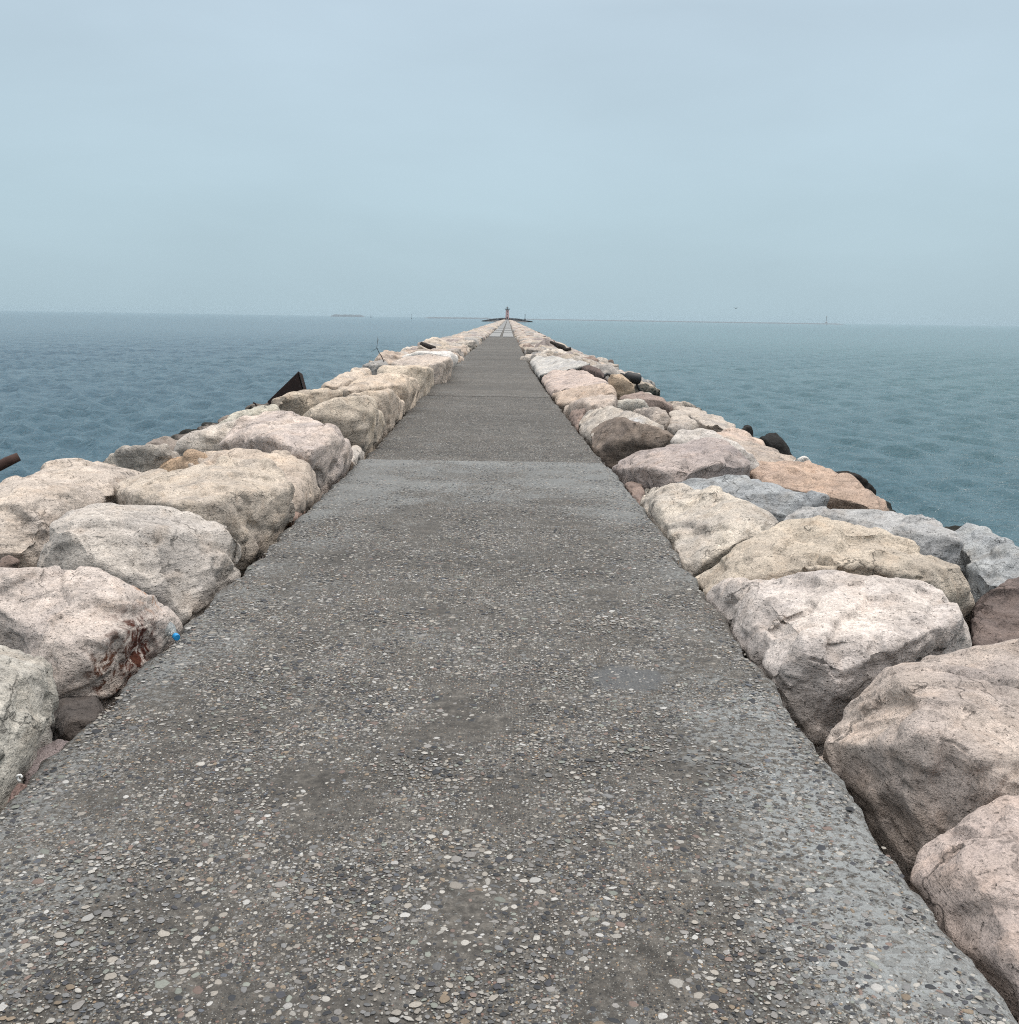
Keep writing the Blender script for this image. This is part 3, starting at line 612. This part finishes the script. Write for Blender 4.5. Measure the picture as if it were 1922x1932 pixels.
 ('V', 1, (.03, .026, .023), 'long black wet rock at the waterline beyond the orange brown boulder', [(1555,892,-.35),(1580,884,-.3),(1605,889,-.3),(1630,905,-.4),(1652,925,-.6),(1640,935,-.7),(1570,905,-.5)]),
 ('V', 1, (.42, .36, .31), 'beige boulder bridging the pale grey and the orange brown one on the right', [(1330,830,.02),(1400,822,.0),(1450,850,-.05),(1500,868,-.15),(1440,885,-.1),(1380,868,.0)]),
 ('4', 1, BRN, 'dark undercut stone by the path below the large mauve boulder', [(742,775,1.25),(840,775,1.4),(850,830,1.35),(830,900,1.22),(780,850,1.21)]),
]
# iron, lichen and break marks: picture point + constraint, radius, colour, threshold
RUST = {1: [(('1', 770, 810, -1.69), .24, (.075, .020, .012), .43), (('1', 690, 930, -1.70), .26, (.11, .045, .025), .50), (('1', 800, 530, .23), .15, (.42, .22, .12), .50)],
        13: [(('L', 1440, 1185, .30), .22, (.36, .19, .10), .46)],
        34: [(('4', 730, 400, .25), .34, (.60, .59, .58), .40)], 40: [(('4', 370, 165, .1), .38, (.58, .56, .52), .34)]}
def stains_for(i, side, c):
    return [(tuple(solve(q[0], q[1:], side)-c), r, col, th) for q, r, col, th in RUST[i]]
CENT = []
for i, rk in enumerate(ROCKS):
    if i == 24: continue
    s, side, tint, label, pts = rk[:5]
    P = np.array([solve(s, p, side) for p in pts])
    cen = P.mean(0); dist = cen[1]
    P = cen+(P-cen)*1.035
    zb = P[:, 2].min()-(.75 if len(rk) < 6 else rk[5])
    B = P.copy(); B[:, :2] = cen[:2]+(.52 if side < 0 else .44)*(B[:, :2]-cen[:2]); B[:, 2] = zb
    B[:, 0] += side*.06
    Bk = P.copy(); top = P[:, 2] > np.median(P[:, 2])                      # a back shoulder so that the stone has depth behind its crest
    Bk = Bk[top]; Bk[:, 1] += .18; Bk[:, 2] -= .16; Bk[:, 0] += side*.05
    vox = max(.012, .0024*dist)
    small = np.ptp(P[:, 0]) < .45
    me, PP = rock_shape([np.concatenate([P, B, Bk])], vox*(.7 if small else 1), 100+i, rough=.75 if not small else .5, smooth_r=.02 if small else .022, chips=16)
    mat = rock_material('stained_limestone', stains=stains_for(i, side, np.array([PP[:, 0].mean(), PP[:, 1].mean(), PP[:, 2].min()]))) if i in RUST else None
    add_boulder(me, PP, tint, label, GL if side < 0 else GRR, mat)
    CENT.append((cen[0], cen[1], max(np.ptp(P[:, 0]), np.ptp(P[:, 1]))/2))

# prototypes for the rest
def proto(seed, vox, nv=13):
    rs = np.random.default_rng(seed)
    q = rs.normal(size=(nv+6, 3)); q /= np.linalg.norm(q, axis=1)[:, None]; q *= np.array([.72, .55, .42])
    q = np.sign(q)*np.abs(q)**.62*np.array([1, 1, .9])
    me, P = rock_shape([q], vox, seed, rough=.9, smooth_r=.02, chips=9, facet=.8)
    P[:, 2] -= P[:, 2].max()                                     # origin at the top of the stone
    me.vertices.foreach_set('co', P.astype(np.float32).ravel()); me.update(); me.name = 'boulder'
    me.materials.append(MROCK); me.polygons.foreach_set('use_smooth', [True]*len(me.polygons)); return me
PROTO = [proto(500+k, .034) for k in range(12)]
TINTS = [PINK, CREAM, PALE, (.46, .41, .365), GREY, MAUVE, YEL, (.50, .42, .355), (.44, .39, .34), (.40, .37, .34)]
ROWS_L = [(.66, .34), (1.4, .36), (2.2, .22), (3.0, -.12)]
ROWS_R = [(.74, .16), (1.45, .20), (2.3, .05), (3.1, -.25), (3.9, -.62)]
def tint_for(rs, row, n, side):
    if side > 0 and row >= n-1 and rs.random() < .22: return (.05, .045, .042)
    if side > 0 and rs.random() < .10: return BRN
    c = np.array(TINTS[rs.integers(len(TINTS))]); return tuple(c*(.86+.26*rs.random()))
rs = np.random.default_rng(77)
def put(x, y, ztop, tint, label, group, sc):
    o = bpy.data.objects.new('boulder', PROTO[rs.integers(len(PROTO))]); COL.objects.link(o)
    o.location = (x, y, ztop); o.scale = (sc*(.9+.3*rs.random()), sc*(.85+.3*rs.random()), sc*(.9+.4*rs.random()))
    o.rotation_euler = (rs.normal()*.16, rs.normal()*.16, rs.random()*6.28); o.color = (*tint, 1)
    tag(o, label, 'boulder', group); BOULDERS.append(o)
# low stones between the large near ones, tinted dark to paint gap shade
for side, rows in ((-1, ROWS_L), (1, ROWS_R)):
    for r, (off, zt) in enumerate(rows[1:] if side > 0 else rows[:3]):
        y = 3.2 if side > 0 else 4.2
        while y < 30:
            x = float(xc(y))+side*(HW+off+.15+rs.random()*.3)
            if side < 0:
                put(x, y, zt-.95+.1*rs.random()+float(zp(y)), (.09, .078, .07), 'half-hidden boulder with painted gap shade low between the large stones of the near left bank', 'low stones in the near left bank', .8)
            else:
                put(x, y, zt-.92+.1*rs.random()+float(zp(y)), (.09, .078, .07), 'half-hidden boulder with painted gap shade low between the large stones of the near right bank', 'low stones in the near right bank', .85)
            y += 1.9+rs.random()*1.2
# the next stretch, stone by stone
far = []
for side, rows in ((-1, ROWS_L), (1, ROWS_R)):
    for r, (off, zt) in enumerate(rows):
        y = 30.0 + rs.random()
        while y < END-4:
            sc = .85+.5*rs.random()
            if r == 0: sc = min(sc, .98)
            x = float(xc(y))+side*(HW+off+rs.normal()*.1+(.06*r))
            z = zt+float(zp(y))*.8+rs.normal()*.05
            near = any((x-a)**2+(y-b)**2 < (c*.75+.25)**2 for a, b, c in CENT)
            if not near: far.append((y, x, z, r, len(rows), side, sc))
            y += (1.05+.55*rs.random())*sc*1.05
far.sort()
NIND = 300-len(BOULDERS)
for (y, x, z, r, n, side, sc) in far[:NIND]:
    w = 'left' if side < 0 else 'right'
    put(x, y, z, tint_for(rs, r, n, side), f'mid-sized boulder in the receding {w} bank, past the large ones', f'receding boulders of the {w} bank', sc)
# beyond that the stones read as one rubble strip: a single mesh
PL = []
for k in range(8):
    me = proto(700+k, .15); nvv = len(me.vertices); P = np.empty(nvv*3, np.float32); me.vertices.foreach_get('co', P)
    me.calc_loop_triangles(); T = np.empty(len(me.loop_triangles)*3, np.int32); me.loop_triangles.foreach_get('vertices', T)
    PL.append((P.reshape(-1, 3), T.reshape(-1, 3)))
VV, TT, CC = [], [], []; nb = 0
for (y, x, z, r, n, side, sc) in far[NIND:]:
    P, T = PL[rs.integers(8)]; a = rs.random()*6.28; ca, sa = math.cos(a), math.sin(a)
    q = P*np.array([sc*1.05, sc, sc]); q = np.stack([q[:, 0]*ca-q[:, 1]*sa+x, q[:, 0]*sa+q[:, 1]*ca+y, q[:, 2]+z], 1)
    VV.append(q); TT.append(T+nb); nb += len(q); CC.append(np.tile([*tint_for(rs, r, n, side), 1], (len(q), 1)))
def rubble(name, VV, TT, CC, label):
    me = quads_mesh(name, np.concatenate(VV), np.concatenate(TT))
    at = me.color_attributes.new('tint', 'FLOAT_COLOR', 'POINT'); at.data.foreach_set('color', np.concatenate(CC).astype(np.float32).ravel())
    o = link(name, me, MRUBBLE); tag(o, label, 'rocks', kind='stuff'); return o
rubble('rubble', VV, TT, CC, 'far rows of small boulders along both path edges running to the lighthouse')
# seaward slopes beside the viewer: wet rubble down to the waterline
PH = []
for me in PROTO[:6]:
    nvv = len(me.vertices); P = np.empty(nvv*3, np.float32); me.vertices.foreach_get('co', P)
    me.calc_loop_triangles(); T = np.empty(len(me.loop_triangles)*3, np.int32); me.loop_triangles.foreach_get('vertices', T); PH.append((P.reshape(-1, 3), T.reshape(-1, 3)))
VV, TT, CC = [], [], []; nb = 0; r2 = np.random.default_rng(31)
for side, rows in ((-1, ((3.5, -.55), (4.5, -.9), (5.5, -1.3))), (1, ((3.0, -.8), (4.0, -1.1), (5.0, -1.45)))):
    for off, zt in rows:
        y = -3.
        while y < 30:
            P, T = PH[r2.integers(6)]; a = r2.random()*6.28; ca, sa = math.cos(a), math.sin(a); sc = .9+.5*r2.random(); q = P*np.array([sc, sc, sc*1.2])
            q = np.stack([q[:, 0]*ca-q[:, 1]*sa+side*(HW+off+r2.normal()*.15)+float(xc(y)), q[:, 0]*sa+q[:, 1]*ca+y, q[:, 2]+zt+r2.normal()*.06], 1)
            VV.append(q); TT.append(T+nb); nb += len(q); CC.append(np.tile([*(np.array((.30, .26, .23))*r2.uniform(.6, 1.2)), 1], (len(q), 1))); y += 1.0+.5*r2.random()
rubble('rubble', VV, TT, CC, 'dark wet rubble on the seaward slopes below the near boulders')
bpy.data.objects.remove(TMP)

# ------------------------------------------------------------------ far end: islet, lighthouse, beacon
def islet():
    rs = np.random.default_rng(9); VV, TT, CC = [], [], []; nb = 0
    for k in range(520):
        x = rs.normal()*11; x = max(-22, min(22, x+rs.uniform(-10, 10))); y = END+8+rs.uniform(-6, 12); h = 1-(abs(x)/23)**2
        z = WATER+.7+3.0*h*rs.uniform(.6, 1.0); sc = rs.uniform(1.4, 2.6)
        if abs(x) < 2.2 and y < END+8: continue
        P, T = PL[rs.integers(8)]; q = P*sc; q = q+np.array([x, y, z]); VV.append(q); TT.append(T+nb); nb += len(q)
        CC.append(np.tile([*(np.array((.075, .085, .095))*rs.uniform(.6, 1.4)), 1], (len(q), 1)))
    o = rubble('islet_rocks', VV, TT, CC, 'dark grey rock mound around the foot of the red lighthouse')
    bm = bmesh.new()
    lathe(bm, [(24, -3), (20, -1.4), (12, -.5), (4, -.35)], (0, END+9, 0), (0, 0, 1), 32)
    o = bm_done(bm, 'islet', plain('dark_rubble_far', (.08, .08, .08), .95)); tag(o, kind='structure')
islet()
LX = float(at_y(956.7, 605, END+6)[0])
lh = empty('lighthouse', (LX, END+6, -.34)); lh.scale = (1.08, 1.08, 1.12); tag(lh, 'slim red lighthouse with a railed gallery and lantern at the far end of the jetty', 'lighthouse')
MRED = plain('haze_paled_red', (.54, .36, .35), .6, 0, .15, 1); MDK = plain('dark_metal', (.05, .055, .06), .5); MGR = plain('grey_paint', (.35, .36, .37), .6)  # tower red is paled, painting distance haze into its colour
def lp(name, prof, mat, seg=24):
    bm = bmesh.new(); lathe(bm, prof, (0, 0, 0), (0, 0, 1), seg); return bm_done(bm, name, mat, lh)
lp('plinth', [(2.1, -.4), (2.1, .5), (1.9, .6)], MGR, 8)
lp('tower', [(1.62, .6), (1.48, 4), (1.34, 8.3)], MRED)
GAL = lp('gallery', [(1.3, 8.31), (2.15, 8.55), (2.15, 8.75)], MDK)
lp('lantern', [(.72, 8.76), (.72, 10.0)], plain('lantern_glass', (.25, .3, .32), .15), 10)
lp('roof', [(.95, 10.01), (.85, 10.2), (.3, 10.75), (.06, 10.9), (.05, 11.7)], MDK, 12)
bm = bmesh.new()
for k in range(14):
    a = k*2*math.pi/14; tube(bm, [(2.05*math.cos(a), 2.05*math.sin(a), 8.75), (2.05*math.cos(a), 2.05*math.sin(a), 9.75)], .035, 6)
for z in (9.25, 9.75): tube(bm, [(2.05*math.cos(k*math.pi/12), 2.05*math.sin(k*math.pi/12), z) for k in range(25)], .03, 5)
bm_done(bm, 'railing', MDK, GAL)
bm = bmesh.new(); box(bm, (-.5, -1.66, .6), (.5, -1.35, 2.7)); bm_done(bm, 'door', MDK, lh)
for z in (4.2, 6.4):
    bm = bmesh.new(); box(bm, (-.22, -1.62, z), (.22, -1.2, z+.8)); bm_done(bm, 'window', MDK, lh)

def beacon(name, u, D, zbase, h, label, wbase, mat=MDK):
    x = float(at_y(u, 605, D)[0]); o = empty(name, (x, D, zbase)); tag(o, label, 'beacon')
    bm = bmesh.new(); lathe(bm, [(wbase, 0), (wbase*.8, h*.18), (wbase*.3, h*.22)], (0, 0, 0), (0, 0, 1), 10); bm_done(bm, 'pedestal', mat, o)
    bm = bmesh.new(); tube(bm, [(0, 0, h*.21), (0, 0, h)], [wbase*.28, wbase*.18], 8); bm_done(bm, 'mast', mat, o)
    bm = bmesh.new(); lathe(bm, [(wbase*.3, h*.84), (wbase*.55, h*.88), (wbase*.55, h*.96), (wbase*.2, h)], (0, 0, 0), (0, 0, 1), 10); bm_done(bm, 'lamp', mat, o)
beacon('beacon', (1500+1197/4.178)*.55421, END+9, .3, 4.8, 'small dark navigation beacon on the rock mound right of the lighthouse', .9)
beacon('beacon', 1556, 2400, 1.0, 16, 'tall lone beacon tower on the distant breakwater, far right on the horizon', 2.6, MGR)
beacon('beacon', 777.5, 1500, WATER, 6.5, 'thin pole beacon standing in the sea left of the lighthouse', .6)
beacon('beacon', 701, 2400, WATER, 6, 'low stubby buoy-like beacon right of the low islet on the left horizon', 1.6)

def breakwater(name, ua, ub, D, h, label, seed):
    xa, xb = float(at_y(ua, 605, D)[0]), float(at_y(ub, 605, D)[0]); n = 200
    xs = np.linspace(xa, xb, n); prof = [(-14, -2), (-6, .5), (-2.5, 1), (2.5, 1), (6, .5), (14, -2)]
    V = []
    for x in xs:
        e = min(1, (x-xa)/12, (xb-x)/12)
        for dy, k in prof: V.append((x, D+dy, WATER+(h*k if k > 0 else k)*(max(.05, e))))
    V = np.array(V); nz = fbm(np.stack([V[:, 0]/9, V[:, 1]/6, V[:, 2]*0+seed], 1), 4); V[:, 2] += nz*h*.3
    me = grid_mesh(name, V, n, len(prof))
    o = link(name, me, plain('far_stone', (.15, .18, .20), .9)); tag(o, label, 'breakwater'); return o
breakwater('breakwater', 985, 1590, 2400, 2.4, 'long low stone breakwater along the horizon right of the lighthouse', 1)
breakwater('breakwater', 800, 930, 2400, 3.2, 'short low breakwater on the horizon just left of the lighthouse', 2)
breakwater('breakwater', 624, 690, 3000, 6.0, 'low flat islet-like breakwater on the left horizon', 3)

# ------------------------------------------------------------------ debris on the banks
MRUST = plain('rust', (.022, .012, .010), .85, .2, .5, 9)
MWOOD = plain('wet_driftwood', (.03, .024, .02), .9, 0, .5, 12)
MBLK = plain('black_rubber', (.012, .012, .013), .6)
# rusty plate: a bent triangular steel corner
def plate():
    D = 17.6
    a, b, c = [at_y(*conv('3', u, v), D) for u, v in ((548, 297), (726, 124), (764, 262))]
    low1 = at_y(*conv('3', 600, 380), D); low2 = at_y(*conv('3', 770, 330), D+.1)
    bm = bmesh.new(); th = np.array([.01, .05, .02])
    ring = [a, b, c, low2, low1]
    f = [bm.verts.new(p) for p in ring]; k = [bm.verts.new(np.array(p)+th) for p in ring]
    bm.faces.new(f); bm.faces.new(k[::-1])
    for i in range(5): bm.faces.new((f[i], k[i], k[(i+1) % 5], f[(i+1) % 5]))
    # folded side
    d = [np.array(p) for p in (b, c, low2)]; e = [p+np.array([.03, .14, -.03]) for p in d]
    va = [bm.verts.new(p+th*1.02) for p in d]; vb = [bm.verts.new(p) for p in e]; vc = [bm.verts.new(p+np.array([.03, 0, 0])) for p in d]; vd = [bm.verts.new(p+np.array([.03, 0, 0])) for p in e]
    for i in range(2):
        bm.faces.new((va[i], vb[i], vb[i+1], va[i+1])); bm.faces.new((vc[i], vc[i+1], vd[i+1], vd[i]))
    bm.faces.new((va[0], vc[0], vd[0], vb[0])); bm.faces.new((vb[0], vd[0], vd[1], vb[1])); bm.faces.new((vb[1], vd[1], vd[2], vb[2]))
    o = bm_done(bm, 'metal_plate', MRUST); tag(o, 'dark rusty triangular steel plate sticking up from the left rocks', 'metal plate')
plate()
def stick(name, s, pts, D, r, label, cat, mat, twigs=(), seg=8):
    bm = bmesh.new()
    P = [at_y(*conv(s, u, v), D+dd) for u, v, dd in pts]
    tube(bm, P, r, seg)
    for tw in twigs: tube(bm, [at_y(*conv(s, u, v), D+dd) for u, v, dd in tw], list(np.linspace(.006, .003, len(tw))), 6)
    o = bm_done(bm, name, mat, None, True); tag(o, label, cat); return o
stick('wooden_post', 'V', [(40, 862, 0), (20, 871, -.05), (-20, 892, -.1), (-70, 930, -.2)], 9.6, [.042, .048, .047, .05], 'rusty brown round post poking in at the left picture edge above the sea', 'post', plain('rusty_timber', (.045, .022, .016), .9, 0, .5, 14), (), 12)
stick('dead_branch', 'D', [(335, 200, .1), (336, 260, 0), (325, 330, -.05), (350, 390, 0), (385, 440, 0), (420, 520, 0)], 27, [.003, .005, .007, .008, .010, .012], 'thin upright dead branch in front of the sea on the left', 'branch', MWOOD, [[(330, 335, 0), (290, 365, .1), (250, 382, .2)], [(337, 255, 0), (345, 225, .1)]])
stick('driftwood', 'D', [(893, 272, 0), (940, 292, 0), (1000, 318, 0), (1080, 340, .2)], 46, [.07, .10, .11, .10], 'short dark driftwood stick lying on the far left bank', 'driftwood', MWOOD)
stick('steel_rod', '3', [(464, 302, 0), (476, 306, 0), (484, 322, 0), (500, 350, 0)], 15.5, .012, 'small bent steel rod above the slim greenish white boulder', 'rod', MRUST)
stick('driftwood', 'E', [(600, 232, 0), (650, 255, 0), (700, 282, 0), (750, 305, .2), (790, 325, 0), (815, 322, 0), (848, 312, 0)], 52, [.06, .09, .13, .16, .10, .08, .09], 'long black driftwood trunk along the outer edge of the right bank', 'driftwood', MWOOD)
stick('hose_loop', 'E', [(1238, 660, 0), (1250, 632, 0), (1275, 615, 0), (1302, 622, 0), (1316, 655, 0)], 25, .035, 'black curved hose loop on the right rocks beside the orange tan boulder', 'hose', MBLK)
# float with its rope
def float_():
    D = 26; c = at_y(*conv('E', 1578, 662), D); o = empty('float', c); tag(o, 'black plastic float tied with a rope on the outer right rocks', 'float')
    px = D/1900*.55421/3.4945/1.0
    bm = bmesh.new(); lathe(bm, [(.03, -.22), (.10, -.205), (.135, -.15), (.14, .12), (.12, .19), (.05, .215)], (0, 0, 0), (1, .25, -.18), 16)
    bm_done(bm, 'body', MBLK, o, True)
    bm = bmesh.new(); P = [at_y(*conv('E', u, v), D)-c for u, v in ((1605, 690), (1625, 730), (1640, 770), (1662, 815))]; tube(bm, P, .028, 8); bm_done(bm, 'rope', MBLK, o, True)
    bm = bmesh.new(); P = [at_y(*conv('E', u, v), D)-c for u, v in ((1540, 665), (1500, 645), (1460, 622), (1430, 612))]; tube(bm, P, [.05, .05, .04, .03], 8); bm_done(bm, 'strap', MBLK, o, True)
float_()
# bottle
def bottle():
    c = at_z(*conv('1', 966, 742), .05); c = c-np.array([0, .10, 0])*0; ax = Vector((.62, -.70, -.20)).normalized()
    o = empty('bottle', c); tag(o, 'clear plastic bottle with bright blue cap lodged beside the rust-stained boulder', 'bottle')
    t = NT('clear_plastic'); t.bsdf((.8, .88, .9), .08, None, IOR=1.4, Transmission_Weight=.85)
    bm = bmesh.new(); lathe(bm, [(.025, -.24), (.032, -.23), (.033, -.17), (.030, -.16), (.033, -.15), (.033, -.075), (.026, -.045), (.014, -.022), (.0135, -.004)], (0, 0, 0), ax, 20); bm_done(bm, 'body', t.m, o, True)
    t = NT('blue_plastic'); t.bsdf((.01, .25, .55), .4)
    bm = bmesh.new(); lathe(bm, [(.0155, -.005), (.0165, .0), (.0165, .016), (.015, .019)], (0, 0, 0), ax, 24); bm_done(bm, 'cap', t.m, o)
bottle()
# white shell
c = at_z(*conv('1', 118, 1510), .03); bm = bmesh.new(); tube(bm, [(.008*math.cos(k*.45), .003*math.sin(k), .010*math.sin(k*.45)) for k in range(13)], .004, 8)
o = bm_done(bm, 'shell', plain('white_shell', (.7, .68, .65), .5), None, True); o.location = c; tag(o, 'tiny curved white shell beside the flat purplish grey stone', 'shell')
# gull
def gull():
    D = 300; c = at_y(1386, 583.5, D); bm = bmesh.new()
    lathe(bm, [(.02, -.32), (.09, -.2), (.12, 0), (.09, .16), (.06, .22), (.055, .28), (.015, .36)], (0, 0, 0), (1, .4, .05), 12)
    for s in (-1, 1):
        w = [(.12, s*.05, .02), (-.12, s*.05, .02), (-.10, s*.40, .22), (.10, s*.40, .24), (-.16, s*.86, .10), (-.04, s*.86, .12)]
        rot = lambda p: Vector((p[0]*.45+p[1]*.9, p[0]*.9-p[1]*.45, p[2]))
        t_ = [bm.verts.new(rot(p)) for p in w]; b_ = [bm.verts.new(rot(p)+Vector((0, 0, -.025))) for p in w]
        for f in ((0, 1, 2, 3), (3, 2, 4, 5)):
            bm.faces.new([t_[i] for i in f]); bm.faces.new([b_[i] for i in f][::-1])
        for a, b in ((1, 2), (2, 4), (4, 5), (5, 3), (3, 0), (0, 1)): bm.faces.new((t_[a], t_[b], b_[b], b_[a]))
    o = bm_done(bm, 'gull', plain('gull_grey', (.16, .17, .18), .8)); o.location = c; tag(o, 'single gull flying low over the sea right of the lighthouse', 'bird')
gull()

# ------------------------------------------------------------------ sea haze
def haze():
    bm = bmesh.new(); box(bm, (-7300, -300, -4.5), (7300, 7500, 22)); bmesh.ops.recalc_face_normals(bm, faces=bm.faces)
    me = bpy.data.meshes.new('haze'); bm.to_mesh(me); bm.free()
    t = NT('haze'); pv = t.n('ShaderNodeVolumePrincipled'); pv.inputs['Density'].default_value = .00004; pv.inputs['Color'].default_value = (.55, .70, .80, 1); pv.inputs['Anisotropy'].default_value = .2
    t.t.links.new(pv.outputs[0], t.n('ShaderNodeOutputMaterial').inputs['Volume'])
    o = link('haze', me, t.m, None, False); tag(o, 'thin pale sea haze over the water', 'haze', kind='stuff')
haze()

S.view_settings.view_transform = 'Standard'; S.view_settings.look = 'None'; S.view_settings.exposure = 0; S.view_settings.gamma = 1
S.render.engine = 'CYCLES'
S.cycles.use_denoising = False
S.cycles.diffuse_bounces = 2; S.cycles.glossy_bounces = 3; S.cycles.volume_bounces = 0; S.cycles.use_adaptive_sampling = False
S.cycles.filter_width = 1.1
S.render.resolution_x = 1019; S.render.resolution_y = 1024
